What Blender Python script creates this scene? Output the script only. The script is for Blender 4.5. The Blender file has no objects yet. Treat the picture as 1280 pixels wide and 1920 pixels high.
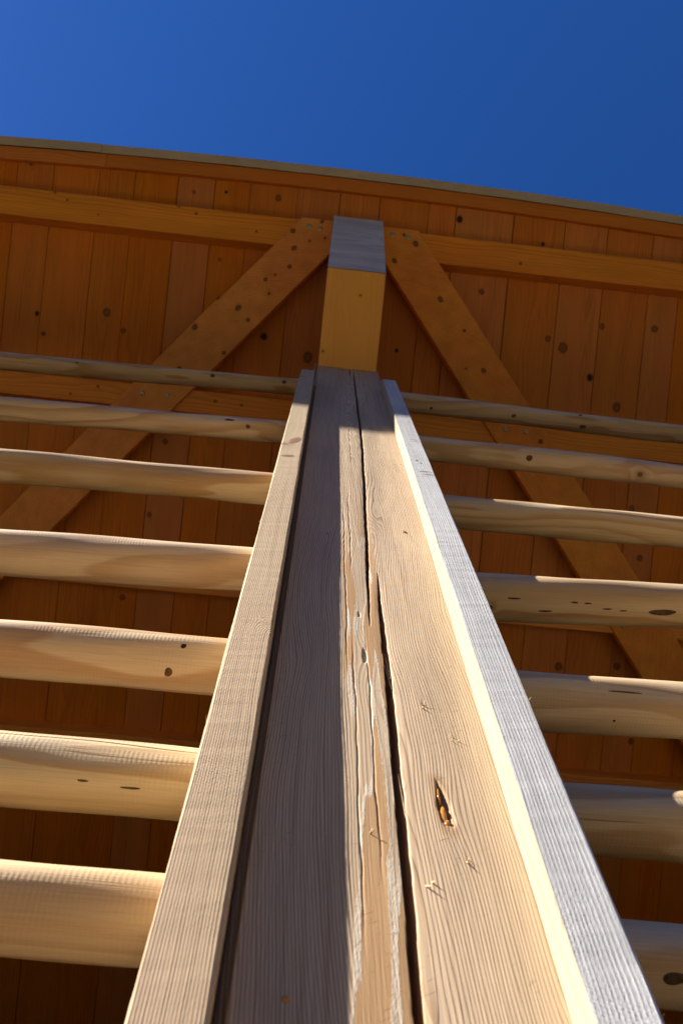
import bpy, math, random
import numpy as np
from mathutils import Matrix, Vector

random.seed(7)
rng = np.random.default_rng(11)
SC = bpy.context.scene
COL = SC.collection
CZ = 1.2                       # height of the lens above the ground

# ------------------------------------------------------------------ camera
cam = bpy.data.objects.new('camera', bpy.data.cameras.new('camera'))
COL.objects.link(cam)
R = Matrix(((0.99421756, -0.09942176, -0.04058030),
            (-0.10722868, -0.93951262, -0.32529686),
            (-0.00578413, 0.32776722, -0.94474081)))
cam.matrix_world = Matrix.Translation((-0.08267, -0.414555, CZ)) @ R.to_4x4()
cam.data.sensor_fit = 'VERTICAL'
cam.data.sensor_height = 24.0
cam.data.sensor_width = 16.0
cam.data.lens = 1470.0 / 1920.0 * 24.0
cam.data.clip_start = 0.02
cam.data.clip_end = 5000
cam.data.dof.use_dof = True
cam.data.dof.focus_distance = 0.98
cam.data.dof.aperture_fstop = 8.0
SC.camera = cam

# ------------------------------------------------------------------ sky, sun, exposure
SUN_TO = Vector((-2.7, -1.0, 2.62)).normalized()      # towards the sun
EL = math.asin(SUN_TO.z)
ROT = math.atan2(SUN_TO.x, SUN_TO.y)
world = bpy.data.worlds.new('World')
SC.world = world
world.use_nodes = True
wn = world.node_tree.nodes
wl = world.node_tree.links
for n in list(wn):
    wn.remove(n)
sky = wn.new('ShaderNodeTexSky')
sky.sky_type = 'NISHITA'
sky.sun_disc = False
sky.sun_elevation = EL
sky.sun_rotation = ROT
sky.altitude = 1500
sky.air_density = 0.8
sky.dust_density = 0.12
sky.ozone_density = 3.0
bg = wn.new('ShaderNodeBackground')
bg.inputs['Strength'].default_value = 0.066
wo = wn.new('ShaderNodeOutputWorld')
hsv = wn.new('ShaderNodeHueSaturation')          # the vivid, polarised look of the whole sky
hsv.inputs['Saturation'].default_value = 1.28
hsv.inputs['Value'].default_value = 1.12
hsv.inputs['Hue'].default_value = 0.513
wl.new(sky.outputs[0], hsv.inputs['Color'])
wl.new(hsv.outputs[0], bg.inputs[0])
wl.new(bg.outputs[0], wo.inputs[0])

sun_data = bpy.data.lights.new('sun', 'SUN')
sun_data.energy = 5.0
sun_data.angle = math.radians(0.53)
sun_data.color = (1.0, 0.94, 0.85)
sun = bpy.data.objects.new('sun', sun_data)
COL.objects.link(sun)
sun.rotation_euler = SUN_TO.to_track_quat('Z', 'Y').to_euler()
sun.location = (-6, -4, 12)

SC.view_settings.view_transform = 'Standard'
SC.view_settings.look = 'None'
SC.view_settings.gamma = 1.0
SC.view_settings.use_curve_mapping = False
SC.view_settings.exposure = 1.3

# ------------------------------------------------------------------ node helpers
class NT:
    def __init__(self, name):
        self.m = bpy.data.materials.new(name)
        self.m.use_nodes = True
        self.t = self.m.node_tree
        self.t.nodes.clear()
        self.out = self.t.nodes.new('ShaderNodeOutputMaterial')
        self.b = self.t.nodes.new('ShaderNodeBsdfPrincipled')
        self.t.links.new(self.b.outputs[0], self.out.inputs[0])

    def put(self, sock, v):
        if isinstance(v, bpy.types.NodeSocket):
            self.t.links.new(v, sock)
        elif isinstance(v, (tuple, list)) and sock.type == 'RGBA' and len(v) == 3:
            sock.default_value = (*v, 1)
        else:
            sock.default_value = v

    def n(self, typ, **kw):
        nd = self.t.nodes.new(typ)
        for k, v in kw.items():
            setattr(nd, k, v)
        return nd

    def math(self, op, a, b=0.0, c=0.0, clamp=False):
        nd = self.n('ShaderNodeMath', operation=op, use_clamp=clamp)
        self.put(nd.inputs[0], a); self.put(nd.inputs[1], b); self.put(nd.inputs[2], c)
        return nd.outputs[0]

    def add(self, a, b): return self.math('ADD', a, b)
    def sub(self, a, b): return self.math('SUBTRACT', a, b)
    def mul(self, a, b): return self.math('MULTIPLY', a, b)

    def vmul(self, v, s):
        nd = self.n('ShaderNodeVectorMath', operation='MULTIPLY')
        self.put(nd.inputs[0], v); self.put(nd.inputs[1], s)
        return nd.outputs[0]

    def vadd(self, v, s):
        nd = self.n('ShaderNodeVectorMath', operation='ADD')
        self.put(nd.inputs[0], v); self.put(nd.inputs[1], s)
        return nd.outputs[0]

    def noise(self, v, scale=1.0, detail=2.0, rough=0.5, dist=0.0):
        nd = self.n('ShaderNodeTexNoise')
        self.put(nd.inputs['Vector'], v)
        nd.inputs['Scale'].default_value = scale
        nd.inputs['Detail'].default_value = detail
        nd.inputs['Roughness'].default_value = rough
        nd.inputs['Distortion'].default_value = dist
        return nd.outputs['Fac']

    def smooth(self, x, lo, hi):
        nd = self.n('ShaderNodeMapRange', interpolation_type='SMOOTHSTEP')
        self.put(nd.inputs[0], x); nd.inputs[1].default_value = lo; nd.inputs[2].default_value = hi
        return nd.outputs[0]

    def lin(self, x, lo, hi, a=0.0, b=1.0):
        nd = self.n('ShaderNodeMapRange')
        self.put(nd.inputs[0], x)
        for i, v in enumerate((lo, hi, a, b)):
            nd.inputs[1 + i].default_value = v
        return nd.outputs[0]

    def mix(self, f, a, b, mode='MIX'):
        nd = self.n('ShaderNodeMix', data_type='RGBA', blend_type=mode)
        self.put(nd.inputs['Factor'], f)
        self.put(nd.inputs[6], a); self.put(nd.inputs[7], b)
        return nd.outputs[2]

    def sep(self, v):
        nd = self.n('ShaderNodeSeparateXYZ')
        self.put(nd.inputs[0], v)
        return nd.outputs[0], nd.outputs[1], nd.outputs[2]

    def comb(self, x, y, z):
        nd = self.n('ShaderNodeCombineXYZ')
        self.put(nd.inputs[0], x); self.put(nd.inputs[1], y); self.put(nd.inputs[2], z)
        return nd.outputs[0]

    def bump(self, h, dist, strength=1.0, normal=None):
        nd = self.n('ShaderNodeBump')
        nd.inputs['Strength'].default_value = strength
        nd.inputs['Distance'].default_value = dist
        self.put(nd.inputs['Height'], h)
        if normal is not None:
            self.put(nd.inputs['Normal'], normal)
        return nd.outputs[0]


def wood(name, c0, c1, knot_col=(0.05, 0.018, 0.006), freq=260.0, pith=(0.0, 0.12), spread=0.1,
         warp=0.02, late=0.75, rough=0.7, knot=None, bump=0.0006, fibre=0.25, tone=0.25, hue=0.15,
         grey=None, chatter=0.0, saw=0.0, extra=None, spec=0.3, swirls=(), fine=0.0035):
    """Timber grown round a pith: rings cut by the board, fibres along local Z (u, v of the UV map in metres)."""
    k = NT(name)
    tc = k.n('ShaderNodeTexCoord')
    oi = k.n('ShaderNodeObjectInfo')
    rnd = oi.outputs['Random']
    P = k.vadd(tc.outputs['Object'], k.vmul(k.comb(0.0, 0.0, rnd), (0, 0, 0.0 if swirls else 37.0)))
    u, v, _ = k.sep(tc.outputs['UV'])
    ru = k.mul(rnd, 53.0)
    UV = k.comb(k.add(u, ru), k.add(v, k.mul(rnd, 91.0)), 0.0)
    x, y, z = k.sep(P)
    w1 = k.noise(k.vmul(P, (2.5, 2.5, 1.1)), 1.0, 2.0)
    w2 = k.noise(k.vadd(k.vmul(P, (9, 9, 2.6)), (5, 3, 1)), 1.0, 2.0)
    w3 = k.noise(k.vmul(P, (60, 60, 5.0)), 1.0, 2.0)
    r2 = k.math('FRACT', k.mul(rnd, 7.31))
    dx = k.add(k.sub(x, k.add(pith[0], k.mul(k.sub(rnd, 0.5), spread))), k.mul(k.sub(w1, 0.5), warp * 3))
    dy = k.add(k.sub(y, k.add(pith[1], k.mul(k.sub(r2, 0.5), spread))), k.mul(k.sub(w2, 0.5), warp))
    rad = k.math('SQRT', k.add(k.mul(dx, dx), k.mul(dy, dy)))
    rad = k.add(rad, k.mul(k.sub(w3, 0.5), fine))
    for (sx_, sz_, ax_, az_, am_) in swirls:      # grain that flows round a knot
        qa = k.mul(k.sub(x, sx_), 1.0 / ax_)
        qb = k.mul(k.sub(z, sz_), 1.0 / az_)
        rad = k.add(rad, k.mul(k.math('EXPONENT', k.mul(k.add(k.mul(qa, qa), k.mul(qb, qb)), -1.0)), am_))
    kmask = None
    if knot:
        cell, keep, rmin, rmax = knot
        vo = k.n('ShaderNodeTexVoronoi', voronoi_dimensions='2D', feature='F1')
        k.put(vo.inputs['Vector'], UV)
        vo.inputs['Scale'].default_value = 1.0 / cell
        cr, cg, cb = k.sep(vo.outputs['Color'])
        kd = k.mul(vo.outputs['Distance'], cell)
        kd = k.add(kd, k.mul(k.sub(k.noise(UV, 130.0, 2.0), 0.5), rmin * 0.7))
        on = k.math('GREATER_THAN', cr, 1.0 - keep)
        kr = k.add(rmin, k.mul(cg, rmax - rmin))
        q = k.math('DIVIDE', kd, kr)
        kmask = k.mul(on, k.sub(1.0, k.smooth(q, 0.75, 1.15)))
        halo = k.mul(on, k.math('EXPONENT', k.mul(k.mul(q, q), -0.16)))
        rad = k.add(rad, k.mul(halo, 0.02))
    ph = k.mul(rad, freq)
    ph = k.add(ph, k.mul(k.noise(k.vmul(P, (1, 1, 0.05)), 40.0, 1.0), 0.8))
    fr = k.math('FRACT', ph)
    lt = k.mul(k.smooth(fr, 0.25, 0.85), k.sub(1.0, k.smooth(fr, 0.88, 1.0)))
    rowv = k.noise(k.comb(k.math('FLOOR', ph), rnd, 0.3), 3.7, 0.0)
    lt = k.mul(lt, k.lin(rowv, 0.3, 0.7, 0.45, 1.0))
    fb = k.noise(k.vmul(P, (900, 900, 12)), 1.0, 3.0, 0.6)
    col = k.mix(k.mul(lt, late), c0, c1)
    strk = k.smooth(k.noise(k.vmul(P, (120, 120, 1.6)), 1.0, 2.0), 0.58, 0.72)
    col = k.mix(k.mul(strk, 0.35), col, c1)
    tn = k.noise(k.vmul(P, (14, 14, 2.5)), 1.0, 3.0)
    val = k.add(k.lin(tn, 0.25, 0.75, 1 - tone, 1 + tone * 0.6), k.mul(k.sub(rnd, 0.5), tone))
    val = k.mul(val, k.lin(fb, 0.3, 0.7, 1 - fibre, 1 + fibre))
    hs = k.n('ShaderNodeHueSaturation')
    hn = k.noise(k.vmul(P, (6, 6, 1.2)), 1.0, 1.0)
    k.put(hs.inputs['Hue'], k.lin(hn, 0.2, 0.8, 0.5 - 0.02 * hue / 0.15, 0.5 + 0.02 * hue / 0.15))
    k.put(hs.inputs['Saturation'], k.lin(k.math('FRACT', k.mul(rnd, 3.7)), 0, 1, 1 - hue, 1 + hue))
    k.put(hs.inputs['Value'], val)
    k.put(hs.inputs['Color'], col)
    col = hs.outputs[0]
    if grey:
        gcol, amt = grey
        gm = k.smooth(k.noise(k.vmul(P, (40, 40, 3)), 1.0, 4.0, 0.65), 0.62 - amt * 0.5, 0.85 - amt * 0.5)
        col = k.mix(k.mul(gm, min(1.0, amt * 1.6)), col, k.mix(k.lin(fb, 0.3, 0.7), tuple(c * 0.75 for c in gcol), gcol))
    if kmask is not None:
        kc = k.mix(k.noise(UV, 260.0, 2.0), tuple(c * 0.5 for c in knot_col), tuple(c * 1.7 for c in knot_col))
        col = k.mix(k.mul(halo, 0.35), col, k.mix(0.5, c1, knot_col))
        col = k.mix(k.mul(kmask, 0.88), col, kc)
    h = k.add(k.mul(lt, 0.7), k.mul(fb, 0.5))
    if saw > 0:
        sv = k.add(k.mul(v, 300.0), k.mul(u, 120.0))
        sv = k.math('SINE', k.mul(k.add(sv, k.mul(k.noise(UV, 9.0, 2.0), 3.0)), 6.283))
        am = k.smooth(k.noise(UV, 5.0, 2.0), 0.42, 0.7)
        h = k.add(h, k.mul(k.mul(sv, am), saw * 0.3))
        fz = k.noise(k.vmul(UV, (1.0, 0.45, 1.0)), 520.0, 3.0, 0.7)
        h = k.add(h, k.mul(k.mul(fz, k.add(0.35, am)), saw * 2.4))
        col = k.mix(k.mul(k.smooth(fz, 0.56, 0.75), k.mul(am, 0.3)), col, tuple(c * 0.4 for c in c1))
    if chatter > 0:
        cs = k.math('SINE', k.add(k.mul(v, 1500.0), k.mul(k.noise(UV, 30.0, 2.0), 9.0)))
        am = k.smooth(k.noise(k.vmul(UV, (1, 0.4, 1)), 22.0, 2.0), 0.35, 0.65)
        h = k.add(h, k.mul(k.mul(cs, am), chatter))
    if extra:
        col, h = extra(k, locals(), col, h)
    k.put(k.b.inputs['Base Color'], col)
    k.put(k.b.inputs['Roughness'], k.lin(fb, 0.3, 0.7, rough - 0.08, rough + 0.08))
    k.b.inputs['Specular IOR Level'].default_value = spec
    k.put(k.b.inputs['Normal'], k.bump(h, bump))
    return k.m


def plain(name, col, rough=0.6, metal=0.0, scale=30.0, var=0.3, bump=0.0005, spec=0.4):
    k = NT(name)
    tc = k.n('ShaderNodeTexCoord')
    nz = k.noise(tc.outputs['Object'], scale, 4.0, 0.6)
    nf = k.noise(tc.outputs['Object'], scale * 9, 2.0, 0.6)
    c = k.mix(k.lin(nz, 0.3, 0.7), tuple(a * (1 - var) for a in col), tuple(min(1, a * (1 + var)) for a in col))
    k.put(k.b.inputs['Base Color'], c)
    k.put(k.b.inputs['Roughness'], k.lin(nf, 0.3, 0.7, rough - 0.1, rough + 0.1))
    k.b.inputs['Metallic'].default_value = metal
    k.b.inputs['Specular IOR Level'].default_value = spec
    k.put(k.b.inputs['Normal'], k.bump(k.add(nz, nf), bump))
    return k.m


def post_extra(k, L, col, h):
    """flat-sawn middle of the post: smooth orange flakes with frayed whitish rims, resin stains, fine scratches"""
    P, u, v = L['P'], L['u'], L['v']
    tc = L['tc']
    x, y, z = k.sep(tc.outputs['Object'])
    fn = k.noise(k.vmul(tc.outputs['Object'], (38, 8, 2.6)), 1.0, 2.0, 0.45)
    fn = k.add(fn, k.mul(k.sub(k.noise(k.vmul(tc.outputs['Object'], (420, 60, 160)), 1.0, 3.0, 0.65), 0.5), 0.055))
    edge = k.mul(k.sub(k.noise(k.vmul(tc.outputs['Object'], (30, 10, 3)), 1.0, 3.0), 0.5), 0.014)
    xx = k.add(x, edge)
    band = k.mul(k.smooth(xx, -0.034, -0.026), k.sub(1.0, k.smooth(xx, 0.009, 0.016)))
    fade = k.sub(1.0, k.smooth(z, 2.1, 2.6))
    band = k.mul(band, fade)
    flake = k.mul(band, k.sub(1.0, k.smooth(fn, 0.505, 0.52)))
    rim = k.mul(band, k.mul(k.smooth(fn, 0.50, 0.515), k.sub(1.0, k.smooth(fn, 0.525, 0.545))))
    orange = k.mix(k.noise(k.vmul(P, (300, 300, 9)), 1.0, 3.0), (0.40, 0.21, 0.08), (0.62, 0.38, 0.18))
    col = k.mix(k.mul(flake, 0.85), col, orange)
    col = k.mix(k.mul(rim, 0.8), col, (0.72, 0.65, 0.54))
    col = k.mix(k.mul(k.mul(band, 0.35), k.sub(1.0, flake)), col, (0.66, 0.50, 0.31))
    # thin scratches running aslant
    sc = k.noise(k.vmul(k.comb(k.add(u, k.mul(v, 0.35)), k.sub(v, k.mul(u, 0.5)), 0.0), (60, 900, 1)), 1.0, 1.0)
    scm = k.mul(k.smooth(sc, 0.70, 0.75), k.smooth(k.noise(L['UV'], 18.0, 1.0), 0.5, 0.6))
    col = k.mix(k.mul(scm, 0.55), col, (0.16, 0.09, 0.045))
    h = k.mul(h, k.sub(1.0, k.mul(flake, 0.85)))
    h = k.mul(h, k.sub(1.0, k.mul(band, 0.65)))
    h = k.add(h, k.mul(rim, k.mul(k.noise(k.vmul(P, (900, 900, 400)), 1.0, 2.0), 0.5)))
    h = k.add(h, k.mul(flake, k.mul(L['fb'], 0.55)))
    pk = k.mul(k.sub(1.0, k.smooth(k.math('ABSOLUTE', k.sub(x, k.add(.0455, k.mul(k.sub(.515 + CZ, z), .07)))), .004, .010)), k.sub(1.0, k.smooth(k.math('ABSOLUTE', k.sub(z, .515 + CZ)), .028, .042)))
    col = k.mix(k.mul(pk, 0.5), col, (0.32, 0.16, 0.05))
    h = k.sub(h, k.mul(scm, 0.6))
    return col, h


M = {}
M['larch'] = wood('sawn_larch', (0.66, 0.49, 0.315), (0.35, 0.185, 0.078), freq=390, pith=(0.012, 0.018), spread=0.0,
                  warp=0.042, late=0.85, bump=0.00065, fibre=0.16, tone=0.2, hue=0.06, rough=0.72, extra=post_extra, fine=0.005,
                  swirls=((.050, .51 + CZ, .013, .05, 0.0060), (-.008, .742 + CZ, .012, .05, 0.0072), (-.012, .838 + CZ, .008, .02, 0.0036), (.022, 1.22 + CZ, .010, .07, 0.0072),
                          (.026, 2.15 + CZ, .022, .14, 0.0084), (-.012, 1.55 + CZ, .008, .05, 0.0042), (.085, .90 + CZ, .02, .10, 0.0036), (-.07, .72 + CZ, .012, .05, 0.0048), (-.06, 1.4 + CZ, .02, .1, 0.0036)))
M['batten'] = wood('rough_sawn_batten', (0.60, 0.45, 0.28), (0.43, 0.28, 0.16), freq=520, pith=(0.06, 0.012), spread=0.02,
                   warp=0.014, late=0.4, bump=0.0003, fibre=0.12, tone=0.14, saw=0.6, rough=0.8,
                   knot_col=(0.30, 0.15, 0.09), knot=(0.22, 0.35, 0.004, 0.010))
M['batten_cream'] = wood('fresh_cream_batten_edge', (0.50, 0.435, 0.33), (0.44, 0.35, 0.235), freq=180, pith=(0.1, 0.05), spread=0.02,
                         late=0.5, bump=0.0006, fibre=0.15, tone=0.12, rough=0.8)
M['batten_grey'] = wood('silver_grey_batten', (0.64, 0.635, 0.625), (0.46, 0.445, 0.425), freq=380, pith=(0.06, 0.012), spread=0.02,
                        knot_col=(0.16, 0.13, 0.11), warp=0.012, late=0.12, bump=0.00032, fibre=0.22, tone=0.18, hue=0.01, saw=0.95, rough=0.8)
M['rail'] = wood('debarked_spruce', (0.75, 0.56, 0.33), (0.53, 0.305, 0.125), freq=62, pith=(0.0, 0.0), spread=0.028,
                 knot_col=(0.13, 0.05, 0.02), warp=0.06, late=0.8, bump=0.0006, fibre=0.10, tone=0.18, hue=0.07,
                 knot=(0.17, 0.30, 0.003, 0.008), chatter=0.10, rough=0.62)
M['board'] = wood('orange_stained_board', (0.66, 0.228, 0.027), (0.43, 0.13, 0.014), freq=150, pith=(0.0, 0.07), spread=0.12,
                  knot_col=(0.07, 0.022, 0.005), warp=0.03, late=0.5, bump=0.0004, fibre=0.07, tone=0.14, hue=0.05,
                  knot=(0.3, 0.07, 0.004, 0.009), rough=0.55)
M['beam'] = wood('honey_stained_timber', (0.86, 0.34, 0.05), (0.60, 0.198, 0.027), freq=110, pith=(0.03, 0.09), spread=0.08,
                 knot_col=(0.09, 0.028, 0.007), warp=0.03, late=0.6, bump=0.0004, fibre=0.08, tone=0.16, hue=0.06,
                 knot=(0.16, 0.10, 0.003, 0.006), rough=0.55)
M['glulam'] = wood('planed_orange_beam', (0.90, 0.46, 0.10), (0.82, 0.385, 0.07), freq=220, pith=(0.0, 0.3), spread=0.0,
                   knot_col=(0.13, 0.045, 0.012), warp=0.01, late=0.35, bump=0.0002, fibre=0.06, tone=0.08, hue=0.02,
                   knot=(0.11, 0.25, 0.0025, 0.004), rough=0.5)
M['endgrain'] = wood('weathered_grey_end', (0.66, 0.60, 0.53), (0.50, 0.44, 0.38), freq=170, pith=(0.0, 0.6), spread=0.0,
                     knot_col=(0.08, 0.045, 0.03), warp=0.05, late=0.6, bump=0.0006, fibre=0.22, tone=0.25, hue=0.03,
                     knot=(0.16, 0.3, 0.008, 0.012), rough=0.85)
M['dark_board'] = wood('dark_wall_board', (0.05, 0.026, 0.012), (0.03, 0.015, 0.007), freq=140, rough=0.8, spec=0.1)
M['flash'] = plain('taupe_painted_sheet', (0.50, 0.45, 0.345), 0.5, 0.0, 6.0, 0.10, 0.0001)
M['sheet'] = plain('roof_sheet', (0.22, 0.20, 0.18), 0.5)
M['steel'] = plain('galvanised_steel', (0.50, 0.53, 0.56), 0.42, 0.9, 60.0, 0.2, 0.0001)
M['zinc'] = plain('yellow_zinc', (0.40, 0.41, 0.30), 0.4, 0.8, 90.0, 0.2, 0.0001)
M['knot'] = plain('dark_knot', (0.16, 0.065, 0.028), 0.6, 0, 160.0, 0.5, 0.0004)
M['knot_dark'] = plain('black_knot', (0.03, 0.012, 0.006), 0.7, 0, 160.0, 0.5, 0.0004)
M['stain'] = plain('brown_bark_remnant', (0.11, 0.060, 0.025), 0.8, 0, 200.0, 0.6, 0.0005)
M['gap'] = plain('crack_inside', (0.05, 0.022, 0.010), 0.9, 0, 200.0, 0.3, 0.0002)
M['splinter'] = plain('pale_splinter', (0.70, 0.52, 0.30), 0.7, 0, 200.0, 0.25, 0.0003)
res = NT('amber_resin')
res.b.inputs['Base Color'].default_value = (0.55, 0.24, 0.03, 1)
res.b.inputs['Roughness'].default_value = 0.15
res.b.inputs['Subsurface Weight'].default_value = 0.3
res.b.inputs['Subsurface Radius'].default_value = (0.01, 0.004, 0.001)
res.b.inputs['Subsurface Scale'].default_value = 0.3
M['resin'] = res.m


def ground_mat(name, c0, c1, scale):
    k = NT(name)
    tc = k.n('ShaderNodeTexCoord')
    vo = k.n('ShaderNodeTexVoronoi')
    vo.inputs['Scale'].default_value = scale
    k.put(vo.inputs['Vector'], tc.outputs['Object'])
    a, b_, c_ = k.sep(vo.outputs['Color'])
    big = k.noise(tc.outputs['Object'], 0.4, 4.0)
    k.put(k.b.inputs['Base Color'], k.mix(k.add(k.mul(a, 0.5), k.mul(big, 0.5)), c0, c1))
    k.b.inputs['Roughness'].default_value = 0.95
    k.b.inputs['Specular IOR Level'].default_value = 0.05
    k.put(k.b.inputs['Normal'], k.bump(vo.outputs['Distance'], 0.02))
    return k.m

# ------------------------------------------------------------------ object helpers
def mesh_obj(name, verts, faces, mats, parent=None, uvs=None, midx=None, smooth=False, mat4=None):
    me = bpy.data.meshes.new(name)
    me.from_pydata([tuple(v) for v in verts], [], faces)
    for m in (mats if isinstance(mats, (list, tuple)) else [mats]):
        me.materials.append(m)
    if uvs is not None:
        ul = me.uv_layers.new(name='UVMap')
        ul.data.foreach_set('uv', np.asarray(uvs, dtype=np.float32).ravel())
    if midx is not None:
        me.polygons.foreach_set('material_index', midx)
    if smooth:
        me.polygons.foreach_set('use_smooth', [True] * len(me.polygons))
    me.update()
    o = bpy.data.objects.new(name, me)
    COL.objects.link(o)
    if mat4 is not None:
        o.matrix_basis = mat4
    if parent is not None:
        o.parent = parent
    return o


def empty(name, mat4, label=None, cat=None, group=None):
    o = bpy.data.objects.new(name, None)
    o.empty_display_size = 0.1
    COL.objects.link(o)
    o.matrix_basis = mat4
    tag(o, label, cat, group)
    return o


def tag(o, label=None, cat=None, group=None, kind=None):
    for k, v in (('label', label), ('category', cat), ('group', group), ('kind', kind)):
        if v:
            o[k] = v
    return o


def frame(origin, zdir, xdir):
    z = Vector(zdir).normalized()
    x = Vector(xdir)
    x = (x - z * x.dot(z)).normalized()
    y = z.cross(x)
    m = Matrix((x, y, z)).transposed().to_4x4()
    m.translation = Vector(origin)
    return m


def beam(name, sx, sy, length, mats, mat4, parent=None, bev=0.003, seg=None, jit=0.0, face_mat=None,
         end_cut=None, start_cut=None):
    """A squared timber along local Z from 0 to length: bevelled arrises, slightly uneven, UV in metres.
    face_mat maps (+x, +y, -x, -y) to material slots; cuts shear the ends along x: z += k*x (+ k2*y)."""
    hx, hy, b = sx / 2, sy / 2, bev
    prof = [(hx, -hy + b), (hx, hy - b), (hx - b, hy), (-hx + b, hy), (-hx, hy - b), (-hx, -hy + b), (-hx + b, -hy), (hx - b, -hy)]
    nP = 8
    seg = seg or max(2, int(length / 0.12))
    per = [0.0]
    for i in range(nP):
        a, c = prof[i], prof[(i + 1) % nP]
        per.append(per[-1] + math.hypot(a[0] - c[0], a[1] - c[1]))
    vs, fs, uv, mi = [], [], [], []
    ph = [random.uniform(0, 6.28) for _ in range(nP * 2)]
    for s in range(seg + 1):
        t = s / seg
        for i, (px, py) in enumerate(prof):
            z = t * length
            jx = jit * (math.sin(z * 9 + ph[i]) + 0.6 * math.sin(z * 31 + ph[i + nP]) + random.uniform(-.5, .5))
            jy = jit * (math.sin(z * 8 + ph[i + nP]) + random.uniform(-.5, .5))
            if end_cut:
                z += t * (end_cut[0] * px + end_cut[1] * py)
            if start_cut:
                z += (1 - t) * (start_cut[0] * px + start_cut[1] * py)
            vs.append((px + jx, py + jy, z))
    fm = face_mat or (0, 0, 0, 0)
    fmap = [fm[0], fm[0], fm[1], fm[1], fm[2], fm[2], fm[3], fm[3]]
    for s in range(seg):
        for i in range(nP):
            j = (i + 1) % nP
            fs.append((s * nP + i, s * nP + j, (s + 1) * nP + j, (s + 1) * nP + i))
            za, zb = s / seg * length, (s + 1) / seg * length
            uv += [(per[i], za), (per[i + 1], za), (per[i + 1], zb), (per[i], zb)]
            mi.append(fmap[i])
    fs.append(tuple(range(nP))[::-1]); uv += [(p[0], p[1]) for p in prof[::-1]]; mi.append(0)
    fs.append(tuple(seg * nP + i for i in range(nP))); uv += [(p[0], p[1]) for p in prof]; mi.append(0)
    return mesh_obj(name, vs, fs, mats, parent, uv, mi, False, mat4)


def prism(name, poly, z0, z1, mats, mat4=None, parent=None, bev=0.003, uvdir=None):
    """A flat board of polygon outline (local XY), from z0 to z1, with chamfered rims."""
    n = len(poly)
    cx = sum(p[0] for p in poly) / n
    cy = sum(p[1] for p in poly) / n
    def inset(d):
        out = []
        for i in range(n):
            p0, p1, p2 = Vector(poly[i - 1]), Vector(poly[i]), Vector(poly[(i + 1) % n])
            e1 = (p1 - p0).normalized(); e2 = (p2 - p1).normalized()
            n1 = Vector((-e1.y, e1.x)); n2 = Vector((-e2.y, e2.x))
            q = (n1 + n2) / max(0.3, 1 + n1.dot(n2))
            out.append(p1 + q * d)
        return out
    a = sum(poly[i][0] * poly[(i + 1) % n][1] - poly[(i + 1) % n][0] * poly[i][1] for i in range(n))
    if a < 0:
        poly = poly[::-1]
    ins = inset(bev)
    rings = [([*ins], z0), ([Vector(p) for p in poly], z0 + bev), ([Vector(p) for p in poly], z1 - bev), ([*ins], z1)]
    vs = [(p[0], p[1], z) for r, z in rings for p in r]
    fs = [tuple(range(n))[::-1]]
    for k_ in range(3):
        for i in range(n):
            j = (i + 1) % n
            fs.append((k_ * n + i, k_ * n + j, (k_ + 1) * n + j, (k_ + 1) * n + i))
    fs.append(tuple(3 * n + i for i in range(n)))
    uv = []
    d = Vector(uvdir or (0, 1)).normalized()
    e = Vector((d.y, -d.x))
    for f_ in fs:
        for i in f_:
            p = Vector(vs[i][:2])
            uv.append((p.dot(e) + vs[i][2], p.dot(d)))
    return mesh_obj(name, vs, fs, mats, parent, uv, None, False, mat4)


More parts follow.
